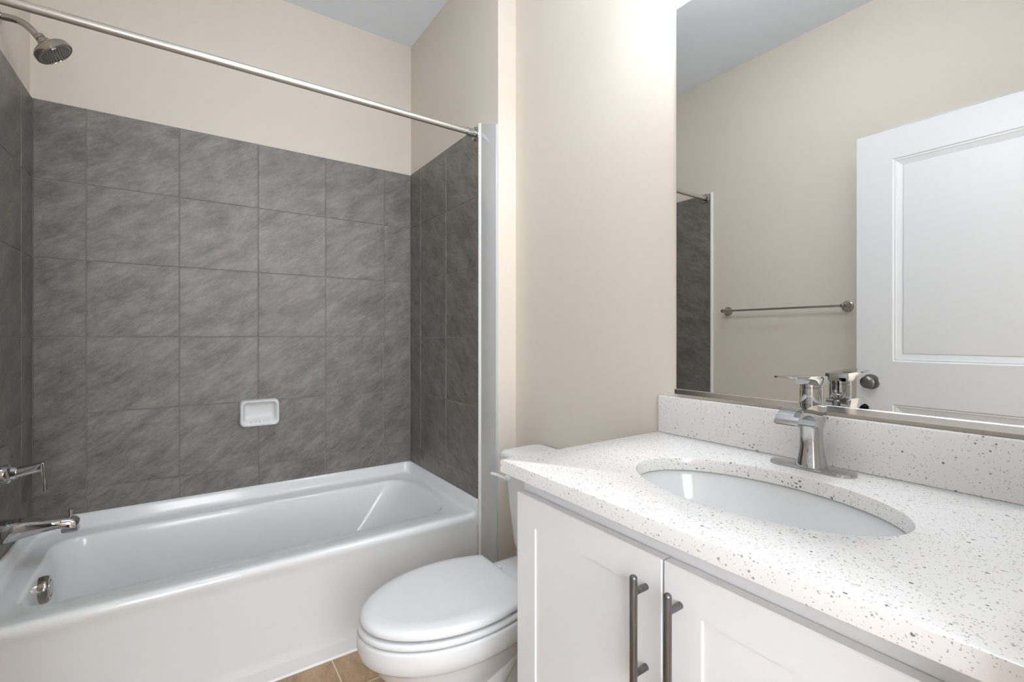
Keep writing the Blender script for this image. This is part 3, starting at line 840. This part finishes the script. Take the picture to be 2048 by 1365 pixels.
# faucet
FXC, FYC = 1.054, 0.4425
fa = thing('faucet', (FXC, FYC, CT), 'chrome single-lever faucet with flat waterfall spout on the worktop', 'faucet')
bm = bmesh.new()
def stad(hx_, hy_, z):
    return [(p[0], p[1], z) for p in rrect(FXC - hx_, FXC + hx_, FYC - hy_, FYC + hy_, hx_ - 0.0005, k=10)]
loft(bm, [stad(0.0265, 0.080, CT + 0.0002), stad(0.0265, 0.080, CT + 0.0035), stad(0.0245, 0.078, CT + 0.0062), stad(0.022, 0.0755, CT + 0.007)])
finish('base_plate', bm, M['chrome'], fa, angle=30)
bm = bmesh.new()
def colr(hx_, hy_, z, p=2.5, dx=0.0):
    return [(x, y, z) for x, y in ellipse(FXC + dx, FYC, hx_, hy_, 48, p)]
b0 = CT + 0.0065
loft(bm, [colr(0.0275, 0.0275, b0), colr(0.0273, 0.0273, b0 + 0.003), colr(0.0255, 0.0255, b0 + 0.012), colr(0.0228, 0.0228, b0 + 0.026), colr(0.0208, 0.0206, b0 + 0.042), colr(0.0200, 0.0197, b0 + 0.06),
          colr(0.0202, 0.0198, b0 + 0.08), colr(0.0212, 0.0204, b0 + 0.10), colr(0.0222, 0.0210, b0 + 0.118), colr(0.0222, 0.0210, b0 + 0.1275)])
finish('faucet_body', bm, M['chrome'], fa, angle=50)
bm = bmesh.new()
top = [(1.076, 1.0205), (1.04, 1.0215), (1.005, 1.0205), (0.985, 1.0180), (0.968, 1.0135), (0.956, 1.0065), (0.948, 0.9985), (0.943, 0.990)]
low = [(0.9465, 0.9885), (0.954, 0.9950), (0.966, 1.0015), (0.982, 1.0050), (0.998, 1.0035), (1.012, 0.9985), (1.022, 0.991), (1.030, 0.980), (1.037, 0.972), (1.060, 0.972), (1.074, 0.992)]
tp2 = [(p.x, p.z) for p in catmull([(a, 0, b) for a, b in top], 4)]
lw2 = [(p.x, p.z) for p in catmull([(a, 0, b) for a, b in low[:9]], 4)] + low[9:]
prism(bm, tp2 + lw2, FYC - 0.0212, FYC + 0.0212, 0.0016, 2)
spt = finish('spout', bm, M['chrome'], fa, angle=40)
bm = bmesh.new()
box(bm, 0.9445, 0.9525, FYC - 0.018, FYC + 0.018, 0.9885, 0.9925)
finish('spout_opening', bm, M['black'], spt, smooth=False)
bm = bmesh.new()
lathe(bm, [(0.0200, 0.0), (0.0205, 0.001), (0.0205, 0.033), (0.0195, 0.034), (0.0195, 0.0352), (0.0205, 0.0362), (0.0205, 0.048)], (FXC, FYC, 1.0195), (0, 0, 1), 48)
finish('neck', bm, M['chrome'], fa, angle=30)
bm = bmesh.new()
hp = [(1.0765, 1.0605), (1.0775, 1.074), (1.0755, 1.0775), (1.055, 1.0785), (1.01, 1.0795), (0.965, 1.0810), (0.946, 1.0815), (0.9455, 1.0783), (0.96, 1.0772), (1.0, 1.0750), (1.022, 1.0732), (1.031, 1.0695), (1.0345, 1.0605)]
prism(bm, hp, FYC - 0.0215, FYC + 0.0215, 0.0013, 2)
finish('lever_handle', bm, M['chrome'], fa, angle=40)

# mirror
mi_ = thing('wall_mirror', (XW, 0.462, 1.01), 'large frameless wall mirror above the vanity backsplash', 'mirror')
MY0, MY1, MZ0, MZ1 = 0.105, 0.8186, 1.001, 2.0755
bm = bmesh.new(); box(bm, 1.1245, XW - 0.0005, MY0, MY1, MZ0, MZ1, 0.0012, 1)
finish('mirror_glass', bm, M['mirror'], mi_, smooth=False)
bm = bmesh.new()
prism(bm, [(XW - 0.0005, MZ0 - 0.003), (1.1205, MZ0 - 0.003), (1.1205, MZ0 + 0.0095), (1.1218, MZ0 + 0.0105), (1.1228, MZ0 + 0.0095), (1.1228, MZ0 - 0.001), (XW - 0.0005, MZ0 - 0.001)], MY0 - 0.002, MY1 + 0.002)
finish('bottom_channel', bm, plain('bright_channel_metal', (0.70, 0.68, 0.65), 0.16, 1.0), mi_, smooth=False, label='bright metal channel under the glass')

# towel bar on the left wall, seen in the mirror
tb = thing('towel_bar', (WX, 1.31, 1.31), 'nickel towel bar on the beige wall, seen in the mirror', 'towel bar')
tz, ty0, ty1, tx = 1.311, 0.985, 1.622, WX + 0.060
bm = bmesh.new(); tube(bm, [(tx, ty0 - 0.004, tz), (tx, ty1 + 0.004, tz)], 0.0062, 20)
finish('bar', bm, M['polnickel'], tb)
for y in (ty0, ty1):
    bm = bmesh.new()
    lathe(bm, [(0.027, 0.0), (0.0275, 0.003), (0.026, 0.006), (0.022, 0.0075), (0.021, 0.011), (0.017, 0.018), (0.012, 0.030), (0.0095, 0.044), (0.0095, 0.050), (0.0112, 0.054), (0.0125, 0.060), (0.0115, 0.066), (0.008, 0.071), (0.0001, 0.073)], (WX, y, tz), (1, 0, 0), 36)
    finish('bar_post', bm, M['polnickel'], tb)

# ------------------------------------------------------------------ lamps
cl = thing('fill_lamp', (0.35, 1.0, CEIL), 'unseen frosted bowl lamp added on the ceiling as fill light', 'light fixture')  # invented lamp out of view, added to even out the room light
bm = bmesh.new()
lathe(bm, [(0.16, 0.0), (0.16, -0.018), (0.150, -0.024)], (0.35, 1.0, CEIL), (0, 0, 1), 40)
finish('fill_lamp_base', bm, M['nickel'], cl)
bm = bmesh.new()
lathe(bm, [(0.155, -0.018), (0.168, -0.03), (0.165, -0.05), (0.13, -0.078), (0.08, -0.093), (0.0001, -0.098)], (0.35, 1.0, CEIL), (0, 0, 1), 48)
finish('fill_lamp_bowl', bm, M['fillshade'], cl, label='lit frosted glass bowl of the added fill lamp')
vl = thing('vanity_light', (XW, 0.46, 2.30), 'three-shade vanity light fixed above the mirror', 'light fixture')
bm = bmesh.new(); box(bm, XW - 0.022, XW - 0.0005, 0.21, 0.71, 2.285, 2.345, 0.006, 3)
finish('back_plate', bm, M['nickel'], vl)
for y in (0.25, 0.46, 0.67):
    bm = bmesh.new()
    tube(bm, catmull([(XW - 0.02, y, 2.315), (XW - 0.07, y, 2.325), (XW - 0.125, y, 2.315), (XW - 0.14, y, 2.285)], 6), 0.007, 12)
    lathe(bm, [(0.018, 0.0), (0.018, 0.035)], (XW - 0.14, y, 2.2555), (0, 0, 1), 20)
    finish('lamp_arm', bm, M['nickel'], vl)
    bm = bmesh.new()
    lathe(bm, [(0.020, 0.0), (0.032, -0.010), (0.040, -0.030), (0.044, -0.055), (0.044, -0.070), (0.039, -0.073), (0.0001, -0.071)], (XW - 0.14, y, 2.255), (0, 0, 1), 32)
    finish('lamp_shade', bm, M['shade'], vl, label='lit frosted glass shade')
